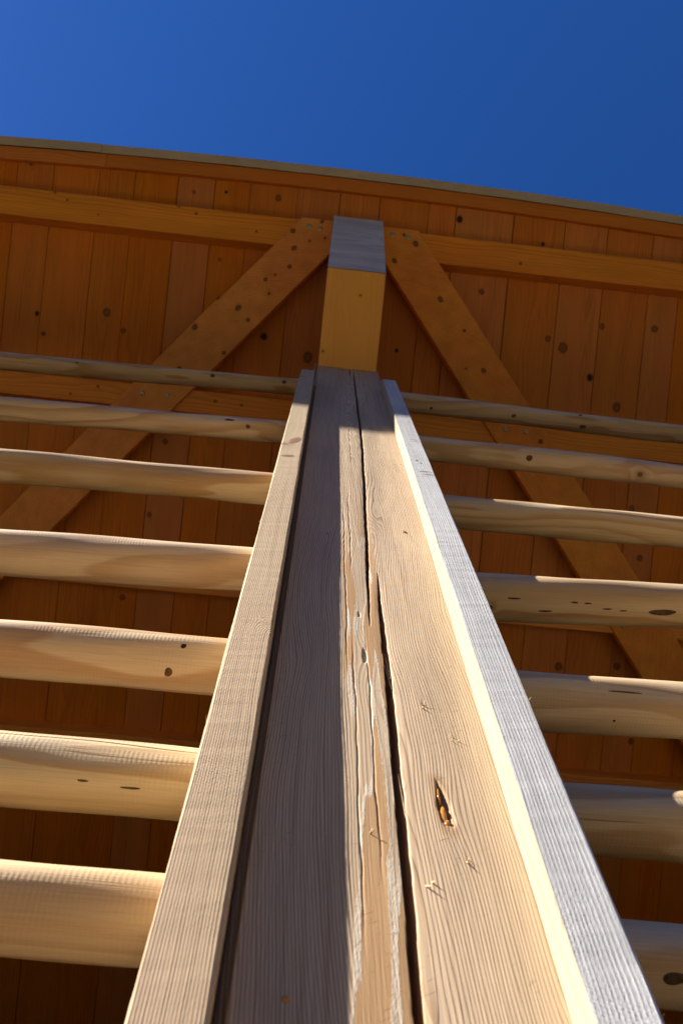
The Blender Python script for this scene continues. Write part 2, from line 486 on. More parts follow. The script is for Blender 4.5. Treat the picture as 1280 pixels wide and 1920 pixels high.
def tube(name, length, r0, r1, mat, mat4, bend=(0, 0), nseg=150, nrad=64, wob=0.0008, crack=None):
    """A machine-rounded pole along local Z. crack = (angle, z0, z1, halfwidth rad, depth)."""
    p1, p2, p3 = (random.uniform(0, 6.28) for _ in range(3))
    ths = [2 * math.pi * i / nrad for i in range(nrad)]
    if crack:
        c = crack[0]
        ths = sorted([t for t in ths if abs((t - c + math.pi) % (2 * math.pi) - math.pi) > crack[3] * 2.2] +
                     [(c + d * crack[3]) % (2 * math.pi) for d in (-1.6, -0.8, 0, 0.8, 1.6)])
    n = len(ths)
    vs, fs, uv = [], [], []
    for s in range(nseg + 1):
        t = s / nseg
        t = t ** 1.6                        # finer towards the post, where it shows largest
        z = t * length
        bx = bend[0] * math.sin(t * math.pi) + 0.0025 * math.sin(z * 3.1 + p1)
        by = bend[1] * math.sin(t * math.pi) + 0.0025 * math.sin(z * 2.3 + p2)
        r = r0 + (r1 - r0) * t
        for th in ths:
            rr = r + wob * (math.sin(3 * th + z * 5 + p1) + math.sin(2 * th - z * 11 + p2) + 0.6 * math.sin(th * 5 + z * 27 + p3))
            if crack:
                wav = crack[0] + 0.06 * math.sin(z * 14 + p1) + 0.03 * math.sin(z * 43 + p2)
                th2 = th + (wav - crack[0]) * math.exp(-((((th - crack[0] + math.pi) % (2 * math.pi)) - math.pi) / 0.5) ** 2)
                dth = abs((th - crack[0] + math.pi) % (2 * math.pi) - math.pi)
                inside = max(0.0, min(1, (z - crack[1]) / 0.05)) * max(0.0, min(1, (crack[2] - z) / 0.05))
                if dth < crack[3] * 0.5:
                    rr -= crack[4] * inside
            else:
                th2 = th
            vs.append((bx + rr * math.cos(th2), by + rr * math.sin(th2), z))
    circ = [t * (r0 + r1) / 2 for t in ths] + [2 * math.pi * (r0 + r1) / 2]
    for s in range(nseg):
        za, zb = (s / nseg) ** 1.6 * length, ((s + 1) / nseg) ** 1.6 * length
        for i in range(n):
            j = (i + 1) % n
            fs.append((s * n + i, s * n + j, (s + 1) * n + j, (s + 1) * n + i))
            uv += [(circ[i], za), (circ[i + 1], za), (circ[i + 1], zb), (circ[i], zb)]
    for k_, rv in ((0, True), (nseg, False)):
        f_ = [k_ * n + i for i in range(n)]
        if rv: f_ = f_[::-1]
        fs.append(tuple(f_)); uv += [(vs[i][0], vs[i][1]) for i in f_]
    o = mesh_obj(name, vs, fs, mat, None, uv, None, True, mat4)
    return o


def disc(name, r, h, mat, mat4, parent, n=10, dome=0.5):
    vs = [(r * math.cos(2 * math.pi * i / n), r * math.sin(2 * math.pi * i / n), 0) for i in range(n)]
    vs += [(r * .92 * math.cos(2 * math.pi * i / n), r * .92 * math.sin(2 * math.pi * i / n), h * dome) for i in range(n)]
    vs += [(r * .5 * math.cos(2 * math.pi * i / n), r * .5 * math.sin(2 * math.pi * i / n), h) for i in range(n)]
    vs.append((0, 0, h * .8))
    fs = []
    for k_ in range(2):
        for i in range(n):
            j = (i + 1) % n
            fs.append((k_ * n + i, k_ * n + j, (k_ + 1) * n + j, (k_ + 1) * n + i))
    for i in range(n):
        fs.append((2 * n + i, 2 * n + (i + 1) % n, 3 * n))
    return mesh_obj(name, vs, fs, mat, parent, None, None, False, mat4)


T = Matrix.Translation

# ------------------------------------------------------------------ the setting: ground
gv = [(-400, -400, 0), (400, -400, 0), (400, 400, 0), (-400, 400, 0)]
g = mesh_obj('ground', gv, [(0, 1, 2, 3)], ground_mat('dark_paddock_soil', (0.013, 0.010, 0.007), (0.028, 0.022, 0.015), 30.0))
tag(g, kind='structure')
pv = mesh_obj('bounce_strip', [(-14, -2.6, .004), (14, -2.6, .004), (14, 0.12, .004), (-14, 0.12, .004)], [(0, 1, 2, 3)],
              ground_mat('bounce_gravel', (0.11, 0.085, 0.057), (0.21, 0.166, 0.12), 45.0))  # unseen pale strip, added to bounce sunlight up at rails and soffit
tag(pv, kind='structure')
# unseen dark ring of slopes, added to block light from the low sky
hv, hf = [], []
HN = 96
for i in range(HN):
    a = 2 * math.pi * i / HN
    hh = 95 + 22 * math.sin(3 * a + 1) + 14 * math.sin(7 * a) + 6 * math.sin(19 * a + 2)
    for rr_, zz_ in ((150, -1.0), (215, hh * .55), (270, hh), (340, hh * 0.9)):
        hv.append((rr_ * math.cos(a), rr_ * math.sin(a), zz_))
for i in range(HN):
    j = (i + 1) % HN
    for q in range(3):
        hf.append((i * 4 + q, j * 4 + q, j * 4 + q + 1, i * 4 + q + 1))
hl = mesh_obj('sky_block_hills', hv, hf, plain('sky_block_slope', (0.020, 0.028, 0.014), 0.95, 0, 0.2, 0.5, 0.3, 0.05), smooth=True)
tag(hl, kind='structure')
gi = mesh_obj('shed_floor', [(-3.1, 0.12, .004), (3.1, 0.12, .004), (3.1, 3.5, .004), (-3.1, 3.5, .004)], [(0, 1, 2, 3)],
              ground_mat('dark_earth', (0.008, 0.006, 0.004), (0.02, 0.014, 0.010), 60.0))
tag(gi, kind='structure')
# unseen dark boarded walls behind and beside the shed, sides added to block light
wv, wf, wu = [], [], []
def wallbox(a, b):
    i = len(wv)
    (x0, y0, z0), (x1, y1, z1) = a, b
    wv.extend([(x0, y0, z0), (x1, y0, z0), (x1, y1, z0), (x0, y1, z0), (x0, y0, z1), (x1, y0, z1), (x1, y1, z1), (x0, y1, z1)])
    for f_ in ((0, 3, 2, 1), (4, 5, 6, 7), (0, 1, 5, 4), (1, 2, 6, 5), (2, 3, 7, 6), (3, 0, 4, 7)):
        wf.append(tuple(i + q for q in f_))
        for q in f_:
            p = wv[i + q]
            wu.append((p[0] + p[1], p[2]))
x = -3.1
while x < 3.1:
    wallbox((x, 3.42, 0), (x + .175, 3.45 + random.uniform(0, .004), 3.45))
    x += .18
y = -0.6
for xw in (-3.12, 3.12):
    y = 0.22
    while y < 3.4:
        wallbox((xw - .012, y, 0), (xw + .012 + random.uniform(0, .004), y + .175, CZ + 2.9 - y * 0.30))
        y += .18
z = 0.05
while z < CZ + 0.1:                            # unseen breast below the rails, added to darken the roof inside
    wallbox((-3.1, 0.21, z), (-0.11, 0.235, z + .155))
    wallbox((0.11, 0.21, z), (3.1, 0.235, z + .155))
    z += .158
bw = mesh_obj('unseen_walls', wv, wf, M['dark_board'], None, wu)
tag(bw, kind='structure')

# ------------------------------------------------------------------ roof (local x along the eave, y down the slope inwards, z through the roof)
SL = math.radians(19.0)
def roofP(x, u, D):
    return Vector((x, u * math.cos(SL) + D * math.sin(SL), CZ - u * math.sin(SL) + D * math.cos(SL)))
D0 = 3.081
RM = T(roofP(0, 0, D0)) @ Matrix.Rotation(-SL, 4, 'X')
roof = empty('shed_roof', RM, 'sloping timber shed roof seen from below, orange boards on purlins with diagonal braces and a taupe metal edge', 'roof')

def bow(x):
    return -0.034 * max(0.0, 1 - ((x + 0.06) / 1.5) ** 2)
boards = []
edges = [-2.98, -2.82, -2.63, -2.46, -2.29, -2.12, -1.95, -1.77, -1.60, -1.428, -1.278, -1.090, -0.944, -0.766, -0.610, -0.463, -0.265, -0.085, 0.085,
         0.294, 0.410, 0.660, 0.882, 1.070, 1.269, 1.401, 1.58, 1.76, 1.94, 2.11, 2.30, 2.47, 2.65, 2.81, 2.98]
U0, U1 = -1.764, 2.55
for i in range(len(edges) - 1):
    a, b = edges[i], edges[i + 1]
    gp = 0.0010 + 0.0032 * random.random() ** 2
    dz = random.uniform(-0.0015, 0.0015)
    ub = U0 + bow((a + b) / 2)
    o = beam('board', b - a - gp, 0.024, U1 - ub + random.uniform(-.004, .004), M['board'],
         frame(((a + b) / 2, ub, 0.112 + dz), (0, 1, 0), (1, 0, 0)) @ Matrix.Rotation(random.uniform(-.0008, .0008), 4, 'Y'),
         roof, 0.0016, 8, 0.0002)
    boards.append((a, b, dz, o))
# sheet on top that keeps the sun out
prism('roof_sheet', [(-3.02, -1.775), (3.02, -1.775), (3.02, 2.6), (-3.02, 2.6)], 0.129, 0.136, M['sheet'], None, roof, 0.001)
# purlins
purlins = []
for u0, w, dd in ((-1.567, 0.115, 0.0), (-0.826, 0.092, 0.0), (-0.092, 0.092, 0.0), (0.60, 0.10, 0.0), (1.35, 0.10, 0.0), (2.05, 0.10, 0)):
    p_ = beam('purlin', 0.0985, w, 5.94, M['beam'], frame((-2.97, u0 + w / 2, 0.0495 + dd), (1, 0, 0), (0, 0, 1)), roof, 0.003, 40, 0.0003)
    purlins.append(p_)
# eave board in two lengths, then the folded metal edge in two lengths
for xa, xb in ((-2.97, -1.062), (-1.060, 2.97)):
    eb = beam('eave_board', 0.030, 0.053, xb - xa, M['board'], frame((xa, -1.724, 0.0835), (1, 0, 0), (0, 0, 1)), roof, 0.002, 40, 0.0002)
    for v in eb.data.vertices:                 # sprung to the slight bow of the eave
        v.co.y -= bow(xa + v.co.z)
def flashing(xa, xb, drop):
    # folded sheet: lower lip, outer face, return over the roof
    y0, y1 = -1.785, -1.750
    z0 = 0.060 - drop
    prof = [(y1, z0), (y0, z0), (y0, 0.150), (y0 + .12, 0.150), (y0 + .12, 0.148), (y0 + .003, 0.148), (y0 + .003, z0 + .003), (y1, z0 + .003)]
    n = len(prof)
    m = max(2, int((xb - xa) / 0.1))
    vs = [(xa + (xb - xa) * q / m, p[0] + bow(xa + (xb - xa) * q / m) + 0.0005 * math.sin(q * 1.7), p[1] + 0.0006 * math.sin(q * 0.9)) for q in range(m + 1) for p in prof]
    fs = [(q * n + i, (q + 1) * n + i, (q + 1) * n + (i + 1) % n, q * n + (i + 1) % n) for q in range(m) for i in range(n)]
    fs += [tuple(range(n)), tuple(range((m + 1) * n - 1, m * n - 1, -1))]
    return mesh_obj('metal_edge', vs, fs, M['flash'], roof)
flashing(-2.99, -1.082, 0.004)
flashing(-1.110, 2.99, 0.0)

# braces: flat timbers crossing under the purlins
zb = (-0.014, 0.036)
def along(x0, u0, k_, u): return x0 + (u - u0) * k_
UT, UB = -1.572, 0.74
kl, kr = -1 / 1.227, 1 / 1.30
LB = [(-0.104, UT), (-0.232, UT), (-0.312 + (-1.473 - -1.473) * 0, -1.473), (-0.535, -1.202), (-0.548, -1.196), (-0.545 - 0.806 * (UB + 1.19), UB),
      (-0.111 + kl * (UB + 1.43), UB), (-0.104, -1.4385)]
RB = [(0.100, UT), (0.245, UT), (0.327, -1.469), (0.327 + (UB + 1.469) / 1.262, UB), (0.115 + (UB + 1.435) / 1.29, UB), (0.100, -1.4545)]
brL = prism('brace', LB, zb[0], zb[1], M['beam'], None, roof, 0.003, (-0.63, 0.777))
brR = prism('brace', RB, zb[0], zb[1], M['beam'], None, roof, 0.003, (0.63, 0.777))
FLIP = Matrix.Rotation(math.pi, 4, 'X')
def screw(x, u, br):
    s = disc('screw', 0.0105, 0.004, M['zinc'], T((x, u, zb[0] - .0002)) @ FLIP, br, 14, 0.6)
    # parented a level below the brace head: the hexagonal drive stands proud of the washer
    return s
for x, u in ((-0.199, -1.539), (-0.154, -1.533), (-0.802, -0.790), (-0.701, -0.792), (-1.40, -0.05), (-1.30, -0.05)):
    screw(x, u, brL)
for x, u in ((0.142, -1.543), (0.207, -1.537), (0.684, -0.799), (0.770, -0.797), (1.257, -0.039), (1.331, -0.046)):
    screw(x, u, brR)

# knots: low discs grown into the timber, every one a child of its board, brace or purlin
def knot_material(name, rim, core):
    k = NT(name)
    tc = k.n('ShaderNodeTexCoord')
    oi = k.n('ShaderNodeObjectInfo')
    x, y, z = k.sep(tc.outputs['Object'])
    r = k.math('SQRT', k.add(k.mul(x, x), k.mul(y, y)))
    nz = k.noise(k.vadd(tc.outputs['Object'], k.vmul(k.comb(1.0, 1.0, 1.0), k.comb(k.mul(oi.outputs['Random'], 40.0), 0.0, 0.0))), 2.2, 3.0, 0.6)
    r = k.add(r, k.mul(k.sub(nz, 0.5), 0.5))
    ring = k.smooth(r, 0.25, 0.62)
    k.put(k.b.inputs['Base Color'], k.mix(ring, core, rim))
    k.put(k.b.inputs['Alpha'], k.mul(k.sub(1.0, k.smooth(r, 0.38, 0.95)), 0.85))
    k.b.inputs['Roughness'].default_value = 0.6
    return k.m
M['knot_soft'] = knot_material('brown_knot', (0.20, 0.062, 0.011), (0.30, 0.105, 0.020))
M['knot_hole'] = knot_material('dark_knot_hole', (0.06, 0.018, 0.004), (0.010, 0.004, 0.002))
kv = [(0, 0, 0.06)] + [(q * math.cos(a * math.pi / 8), q * math.sin(a * math.pi / 8), hgt) for q, hgt in ((0.5, 0.045), (1.0, 0.0)) for a in range(16)]
kf = [(0, 1 + a, 1 + (a + 1) % 16) for a in range(16)] + [(1 + a, 17 + a, 17 + (a + 1) % 16, 1 + (a + 1) % 16) for a in range(16)]
kmesh = {}
def knot(x, u, r, z, holder, hole=False, stretch=1.0, turn=0.0):
    key = 'knot_hole' if hole else 'knot_soft'
    if key not in kmesh:
        o = mesh_obj('knot', kv, kf, M[key], None, None, None, True)
        kmesh[key] = o.data
    else:
        o = bpy.data.objects.new('knot', kmesh[key])
        COL.objects.link(o)
    o.parent = holder
    o.matrix_basis = holder.matrix_basis.inverted() @ T((x, u, z)) @ Matrix.Rotation(turn, 4, 'Z') @ FLIP @ Matrix.Diagonal((r, r * stretch, r * 0.25, 1))
for x, u, r, d in [(-0.564, -1.682, 0.011, 1), (-0.344, -1.682, 0.0198, 0), (-0.697, -1.666, 0.0132, 0), (0.418, -1.68, 0.022, 1), (0.793, -1.615, 0.0132, 1),
        (-0.346, -1.095, 0.0242, 1), (-1.005, -1.124, 0.0264, 0), (-0.932, -1.056, 0.0176, 0), (-1.286, -1.088, 0.0154, 1), (-0.562, -1.396, 0.0132, 0),
        (0.855, -1.217, 0.0198, 0), (0.923, -1.185, 0.033, 0), (1.311, -1.308, 0.0242, 0), (0.551, -1.385, 0.0198, 0), (1.058, -1.071, 0.022, 1),
        (1.084, -1.295, 0.0176, 0), (0.216, -1.097, 0.0132, 1), (-0.154, -1.028, 0.0308, 0), (1.181, -0.956, 0.0286, 0), (1.29, -0.527, 0.022, 0),
        (1.346, -0.323, 0.0198, 0), (1.042, 0.175, 0.0264, 0), (1.293, 0.15, 0.022, 0), (-0.551, -1.233, 0.011, 0), (-0.712, -0.612, 0.0176, 0),
        (-0.748, -0.301, 0.0154, 0), (-0.824, 0.055, 0.0198, 0), (0.681, -0.169, 0.0176, 0), (1.391, 0.466, 0.0176, 0)]:
    for a, b, dz, o in boards:
        if a <= x < b:
            xx = min(max(x, a + r * .8), b - r * .8)
            knot(xx, u, r * 0.85, 0.1 + dz - 0.0001, o, d == 1, random.uniform(1.0, 1.3))
for lst, holder, tn in (([(-0.263, -1.511, 0.0189), (-0.252, -1.442, 0.0189), (-0.262, -1.365, 0.0168), (-0.317, -1.326, 0.0105), (-0.354, -1.302, 0.0147),
        (-0.452, -1.176, 0.021), (-0.408, -1.131, 0.0168), (-0.619, -1.079, 0.021), (-0.149, -1.563, 0.0147), (-0.666, -0.903, 0.0189), (-0.192, -1.478, 0.0105),
        (-0.491, -0.987, 0.0147), (-0.792, -0.872, 0.0126)], brL, 0.68),
        ([(0.24, -1.516, 0.021), (0.16, -1.437, 0.0189), (0.364, -1.301, 0.021), (0.571, -1.029, 0.0189), (0.189, -1.547, 0.0126), (0.836, -0.763, 0.0189),
        (0.475, -1.184, 0.0126), (1.07, -0.383, 0.021), (0.841, -0.648, 0.0147)], brR, -0.66)):
    for x, u, r in lst:
        knot(x, u, r * 0.72, zb[0] - 0.0001, holder, False, random.uniform(1.0, 1.3), tn)
for x, u, r in [(-1.179, -1.537, 0.0084), (-1.05, -1.491, 0.0105), (-0.941, -1.514, 0.0084), (-0.661, -1.542, 0.0105), (0.682, -1.489, 0.0126), (-0.411, -1.497, 0.0084)]:
    knot(x, u, r * 0.8, 0.00015, purlins[0], False)
for x, u, r in [(-0.984, -0.80, 0.0105), (-0.86, -0.77, 0.0189), (-0.509, -0.79, 0.0126), (-0.401, -0.785, 0.0105), (-1.09, -0.76, 0.0084)]:
    knot(x, u, r * 0.8, 0.00015, purlins[1], False)

# ------------------------------------------------------------------ main rafter beam on the post
DB = 2.581
BM = T(roofP(0, -1.23, DB)) @ Matrix.Rotation(-SL, 4, 'X')
raf = empty('roof_beam', BM, 'large square orange beam resting on top of the post, its weathered grey cut end facing outwards', 'beam')
def rafter_body():
    xl, xr = -0.104, 0.099
    H = 0.499
    yt = -0.365                       # the undercut end: its top stands further out than its foot
    L = 3.6
    b = 0.003
    sec = [(xl + b, 0), (xr - b, 0), (xr, b), (xr, H), (xl, H), (xl, b)]
    vs, fs, uv, mi = [], [], [], []
    ys = [None] + [0.15 * i for i in range(1, int(L / 0.15) + 1)]
    for y in ys:
        for (x, z) in sec:
            vs.append((x, yt * z / H if y is None else y, z))
    n = len(sec)
    for s in range(len(ys) - 1):
        for i in range(n):
            j = (i + 1) % n
            fs.append((s * n + j, s * n + i, (s + 1) * n + i, (s + 1) * n + j))
            for q in (s * n + j, s * n + i, (s + 1) * n + i, (s + 1) * n + j):
                uv.append((vs[q][0] + vs[q][2], vs[q][1]))
            mi.append(0)
    e = (len(ys) - 1) * n
    fs.append(tuple(e + i for i in range(n))[::-1]); uv += [(vs[e + i][0], vs[e + i][2]) for i in range(n)][::-1]; mi.append(0)
    return vs, fs, uv, mi
# wood runs along local z of the mesh, so build it turned: (x, y, z) -> z along the beam
vs, fs, uv, mi = rafter_body()
TURN = frame((0, 0, 0), (0, 1, 0), (1, 0, 0))
inv = TURN.inverted()
body = mesh_obj('beam_shaft', [inv @ Vector(v) for v in vs], fs, M['glulam'], raf, uv, mi, False, TURN)
# the sawn end: a grid with slight saw unevenness
gx, gz = 14, 30
vs, fs, uv = [], [], []
for a in range(gz + 1):
    for c in range(gx + 1):
        x = -0.104 + 0.203 * c / gx
        z = 0.499 * a / gz
        x = min(max(x, -0.1035), 0.0985)
        vs.append((x, -0.365 * z / 0.499 - 0.002 - 0.0004 * random.random(), z))
for a in range(gz):
    for c in range(gx):
        q = (a * (gx + 1) + c, a * (gx + 1) + c + 1, (a + 1) * (gx + 1) + c + 1, (a + 1) * (gx + 1) + c)
        fs.append(q)
        uv += [(vs[i][2], vs[i][0]) for i in q]
TX = frame((0, 0, 0), (1, 0, 0), (0, 0, 1))
endf = mesh_obj('sawn_end', [TX.inverted() @ Vector(v) for v in vs], fs, M['endgrain'], raf, uv, None, True, TX)
endf['label'] = 'weathered grey sawn end face'

# ------------------------------------------------------------------ the post
POSTTOP = 2.735 + CZ
post = empty('timber_post', T((0, 0, 0)), 'tall split larch post seen from its foot, half in shadow, framed by two battens', 'post')
PX0, PX1 = -0.1090, 0.1025
def interp(z, tab):
    return np.interp(z, [t[0] for t in tab], [t[1] for t in tab])
def wig(z, s, a):
    return a * (np.sin(z * 23 + s) + 0.6 * np.sin(z * 61 + 2 * s) + 0.4 * np.sin(z * 147 + 3 * s))
def post_shaft():
    xs = np.concatenate([np.arange(PX0, -0.035, 0.0014), np.arange(-0.035, 0.062, 0.0007), np.arange(0.062, PX1 - .0005, 0.0012), [PX1]])
    zl = np.concatenate([np.linspace(0, 1.38, 40), np.arange(1.384, POSTTOP, 0.0035), [POSTTOP]])
    X, Zg = np.meshgrid(xs, zl)
    zc = Zg - CZ
    h = np.zeros_like(X)
    # rounded arrises
    for e, s in ((PX0, 1), (PX1, -1)):
        d = (X - e) * s
        h += np.where(d < 0.003, 0.003 * (1 - np.sqrt(np.clip(1 - (1 - d / 0.003) ** 2, 0, 1))), 0)
    # rebate along the left batten
    h += np.where(X < -0.1007, 0.016 * np.clip((-0.1007 - X) / 0.0015, 0, 1), 0)
    # slow unevenness
    h += 0.0005 * np.sin(X * 60 + 2 * np.sin(zc * 3)) + 0.0004 * np.sin(zc * 7 + X * 25)
    def crack(cx, hw, depth):
        d = np.abs(X - cx)
        p = 1 - np.clip((d - hw) / 0.0009 + 0.5, 0, 1)
        p = np.where(hw < 0.0003, 0, p)
        # the lips of the split roll over slightly
        lip = np.exp(-(d / (hw + 0.004)) ** 2) * 0.0008 * (hw > 0.0003)
        return p * depth * np.clip((hw - 0.0003) / 0.0012, 0, 1) + lip * np.clip((hw - 0.0003) / 0.0012, 0, 1)
    c0 = interp(zc, [(2.55, .0068), (2.62, .0062), (2.75, .0055)])
    h = np.maximum(h, h + crack(c0 + wig(zc, 1., .0003), interp(zc, [(2.555, 0), (2.60, .0012), (2.75, .0024)]), 0.03))
    c1 = interp(zc, [(.80, -.0008), (.905, .002), (.99, .0039), (1.116, .0066), (1.40, .0125), (1.73, .0178), (2.1, .018), (2.55, .0183), (2.7, .0183)])
    h += crack(c1 + wig(zc, 2., .0004), interp(zc, [(.78, 0), (.84, .0006), (.92, .0013), (1.0, .0019), (1.2, .0021), (1.8, .0027), (2.4, .0026), (2.60, .0014), (2.69, 0)]), 0.035)
    c2 = interp(zc, [(-1.2, .004), (.328, .0092), (.384, .0098), (.5, .0115), (.6, .0134), (.73, .0142), (.88, .0153), (.99, .0165)])
    h += crack(c2 + wig(zc, 4., .0004), interp(zc, [(-1.2, .002), (.30, .0026), (.40, .0031), (.52, .0037), (.66, .0034), (.80, .0026), (.90, .0013), (.96, .0005), (.99, 0)]), 0.04)
    # hairline checks left of the split
    for cx, za, zb_, s in ((-.0065, .42, .80, 5.), (-.021, .36, .78, 6.), (-.0275, .70, 1.25, 7.), (-.019, .95, 1.35, 8.), (-.010, 1.5, 1.9, 9.)):
        hw = np.clip(np.minimum(zc - za, zb_ - zc) / 0.08, 0, 1) * 0.0006
        d = np.abs(X - cx - wig(zc, s, .0006))
        h += np.clip(1.4 - d / 0.0006, 0, 1) * 0.0011 * (hw / 0.0006)
    # resin pocket beside the split and a small knot hole
    cx = .0445 + (0.545 - zc) * 0.07
    q = ((X - cx) / (0.0018 + 0.0065 * np.clip((.548 - zc) / .06, 0, 1))) ** 2 + ((zc - .5155) / .027) ** 2
    q = q + 0.22 * np.sin(zc * 420 + X * 300) * np.sin(X * 900 + zc * 170)
    h += 0.005 * np.clip((1.1 - q) * 1.2, 0, 1)
    q = ((X + .009) / .0028) ** 2 + ((zc - .742) / .013) ** 2
    h += 0.0025 * np.clip((1.1 - q) * 3, 0, 1)
    q = ((X + .012) / .002) ** 2 + ((zc - .838) / .006) ** 2
    h += 0.0012 * np.clip((1.1 - q) * 3, 0, 1)
    # ragged little pits along the shadowed edge
    h += 0.00005 * rng.standard_normal(h.shape) * (np.abs(X + .03) < .004)
    nz, nx = X.shape
    front = np.stack([X, h, Zg], -1).reshape(-1, 3)
    idx = np.arange(nz * nx).reshape(nz, nx)
    f_ = np.stack([idx[:-1, :-1], idx[:-1, 1:], idx[1:, 1:], idx[1:, :-1]], -1).reshape(-1, 4)
    # back edge rows of the two sides
    bl = np.stack([np.full(nz, PX0), np.full(nz, 0.20), zl], -1)
    br_ = np.stack([np.full(nz, PX1), np.full(nz, 0.20), zl], -1)
    V = np.concatenate([front, bl, br_])
    il = nz * nx + np.arange(nz); ir = il + nz
    fl = np.stack([il[:-1], idx[:-1, 0], idx[1:, 0], il[1:]], -1)
    frr = np.stack([idx[:-1, -1], ir[:-1], ir[1:], idx[1:, -1]], -1)
    fb = np.stack([ir[:-1], il[:-1], il[1:], ir[1:]], -1)
    F = np.concatenate([f_, fl, frr, fb])
    me = bpy.data.meshes.new('post_shaft')
    me.vertices.add(len(V)); me.vertices.foreach_set('co', V.ravel())
    me.loops.add(F.size); me.loops.foreach_set('vertex_index', F.ravel().astype(np.int32))
    me.polygons.add(len(F)); me.polygons.foreach_set('loop_start', np.arange(0, F.size, 4, dtype=np.int32))
    ul = me.uv_layers.new(name='UVMap')
    c = V[F.ravel()]
    ul.data.foreach_set('uv', np.stack([c[:, 0] + c[:, 1], c[:, 2]], -1).astype(np.float32).ravel())
    me.materials.append(M['larch'])
    sm = np.zeros(len(F), dtype=bool); sm[:len(f_)] = True
    me.polygons.foreach_set('use_smooth', sm)
    me.update(calc_edges=True); me.validate()
    o = bpy.data.objects.new('post_shaft', me)
    COL.objects.link(o)
    o.parent = post
    return o
shaft = post_shaft()

BP = 0.029
bl = beam('batten', 0.0415, 0.050, 2.43 + CZ, [M['batten']], frame((-0.12975, -BP + 0.025, 0), (0, 0, 1), (1, 0, 0)), post, 0.0018, 420, 0.0003)
bl['label'] = 'beige rough-sawn batten on the left edge'
br_ = beam('batten', 0.0400, 0.045, 2.40 + CZ, [M['batten_grey'], M['batten_cream']], frame((0.1195, -BP + 0.0225, 0), (0, 0, 1), (1, 0, 0)), post,
           0.0014, 420, 0.0003, face_mat=(0, 0, 1, 0))
br_['label'] = 'silver-grey batten with a cream inner side on the right edge'

# knots and checks of the two battens
M['knot_pink'] = knot_material('reddish_knot', (0.42, 0.22, 0.14), (0.36, 0.17, 0.10))
def batten_knot(holder, x, z, r, stretch, turn, key):
    if key not in kmesh:
        kmesh[key] = mesh_obj('knot', kv, kf, M[key], None, None, None, True)
        o = kmesh[key]
        kmesh[key] = o.data
    else:
        o = bpy.data.objects.new('knot', kmesh[key])
        COL.objects.link(o)
    o.parent = holder
    o.matrix_basis = T((x, -0.0252, z)) @ Matrix.Rotation(math.pi / 2, 4, 'X') @ Matrix.Rotation(turn, 4, 'Z') @ Matrix.Diagonal((r, r * stretch, r * 0.05, 1))
batten_knot(bl, .004, 1.53 + CZ, .013, 3.0, -0.25, 'knot_pink')
batten_knot(bl, -.004, 1.41 + CZ, .017, .55, 0.35, 'knot_pink')
batten_knot(br_, -.006, 1.46 + CZ, .0035, 1.8, 0.2, 'knot_hole')
batten_knot(br_, .002, 1.385 + CZ, .020, .22, 0.12, 'knot_hole')
batten_knot(br_, .003, 1.63 + CZ, .018, .14, -0.05, 'knot_hole')

# steel plates at the head of the post, a bolt through the left one
for sx, xa in ((-1, PX0 - 0.0045), (1, PX1 + 0.0045)):
    pl = prism('steel_plate', [(0.012, 2.50 + CZ), (0.10, 2.50 + CZ), (0.10, 2.86 + CZ), (0.012, 2.86 + CZ)], -0.003, 0.003, M['steel'],
               frame((xa, 0, 0), (1, 0, 0), (0, 1, 0)), post, 0.001)
    ax = frame((0.0355, 2.74 + CZ, 0.003 * sx), (0, 0, sx), (1, 0, 0))
    nut = disc('bolt', 0.0095, 0.010, M['steel'], ax, pl, 6, 0.9)
    nut2 = disc('bolt', 0.005, 0.022, M['steel'], ax, pl, 8, 0.95)

# amber resin in the pocket
def blob(name, c, r, mat, parent, n=10, m=7):
    vs, fs = [], []
    ph = [random.uniform(0, 6.28) for _ in range(4)]
    for a in range(m + 1):
        th = math.pi * a / m
        for b in range(n):
            p = 2 * math.pi * b / n
            k_ = 1 + 0.18 * math.sin(2 * p + ph[0] + 3 * th) + 0.12 * math.sin(3 * p + ph[1])
            vs.append((c[0] + r[0] * k_ * math.sin(th) * math.cos(p), c[1] + r[1] * k_ * math.sin(th) * math.sin(p), c[2] + r[2] * math.cos(th)))
    for a in range(m):
        for b in range(n):
            fs.append((a * n + b, a * n + (b + 1) % n, (a + 1) * n + (b + 1) % n, (a + 1) * n + b))
    return mesh_obj(name, vs, fs, mat, parent, None, None, True)
blob('resin', (.0455, 0.0025, .503 + CZ), (.0028, .0034, .012), M['resin'], post)
blob('resin', (.0442, 0.002, .526 + CZ), (.0017, .0028, .011), M['resin'], post)
blob('resin', (.0475, 0.003, .493 + CZ), (.0035, .004, .005), M['resin'], post)
blob('resin', (-.0685, -0.0005, .335 + CZ), (.0022, .0012, .0016), M['resin'], post)
blob('resin', (.066, -0.0008, 1.139 + CZ), (.0022, .0014, .005), M['resin'], post)
blob('resin', (.0905, 0.0, 1.268 + CZ), (.0016, .001, .010), M['resin'], post)
blob('resin', (-.0517, 0, 1.10 + CZ), (.0018, .0012, .006), M['resin'], post)

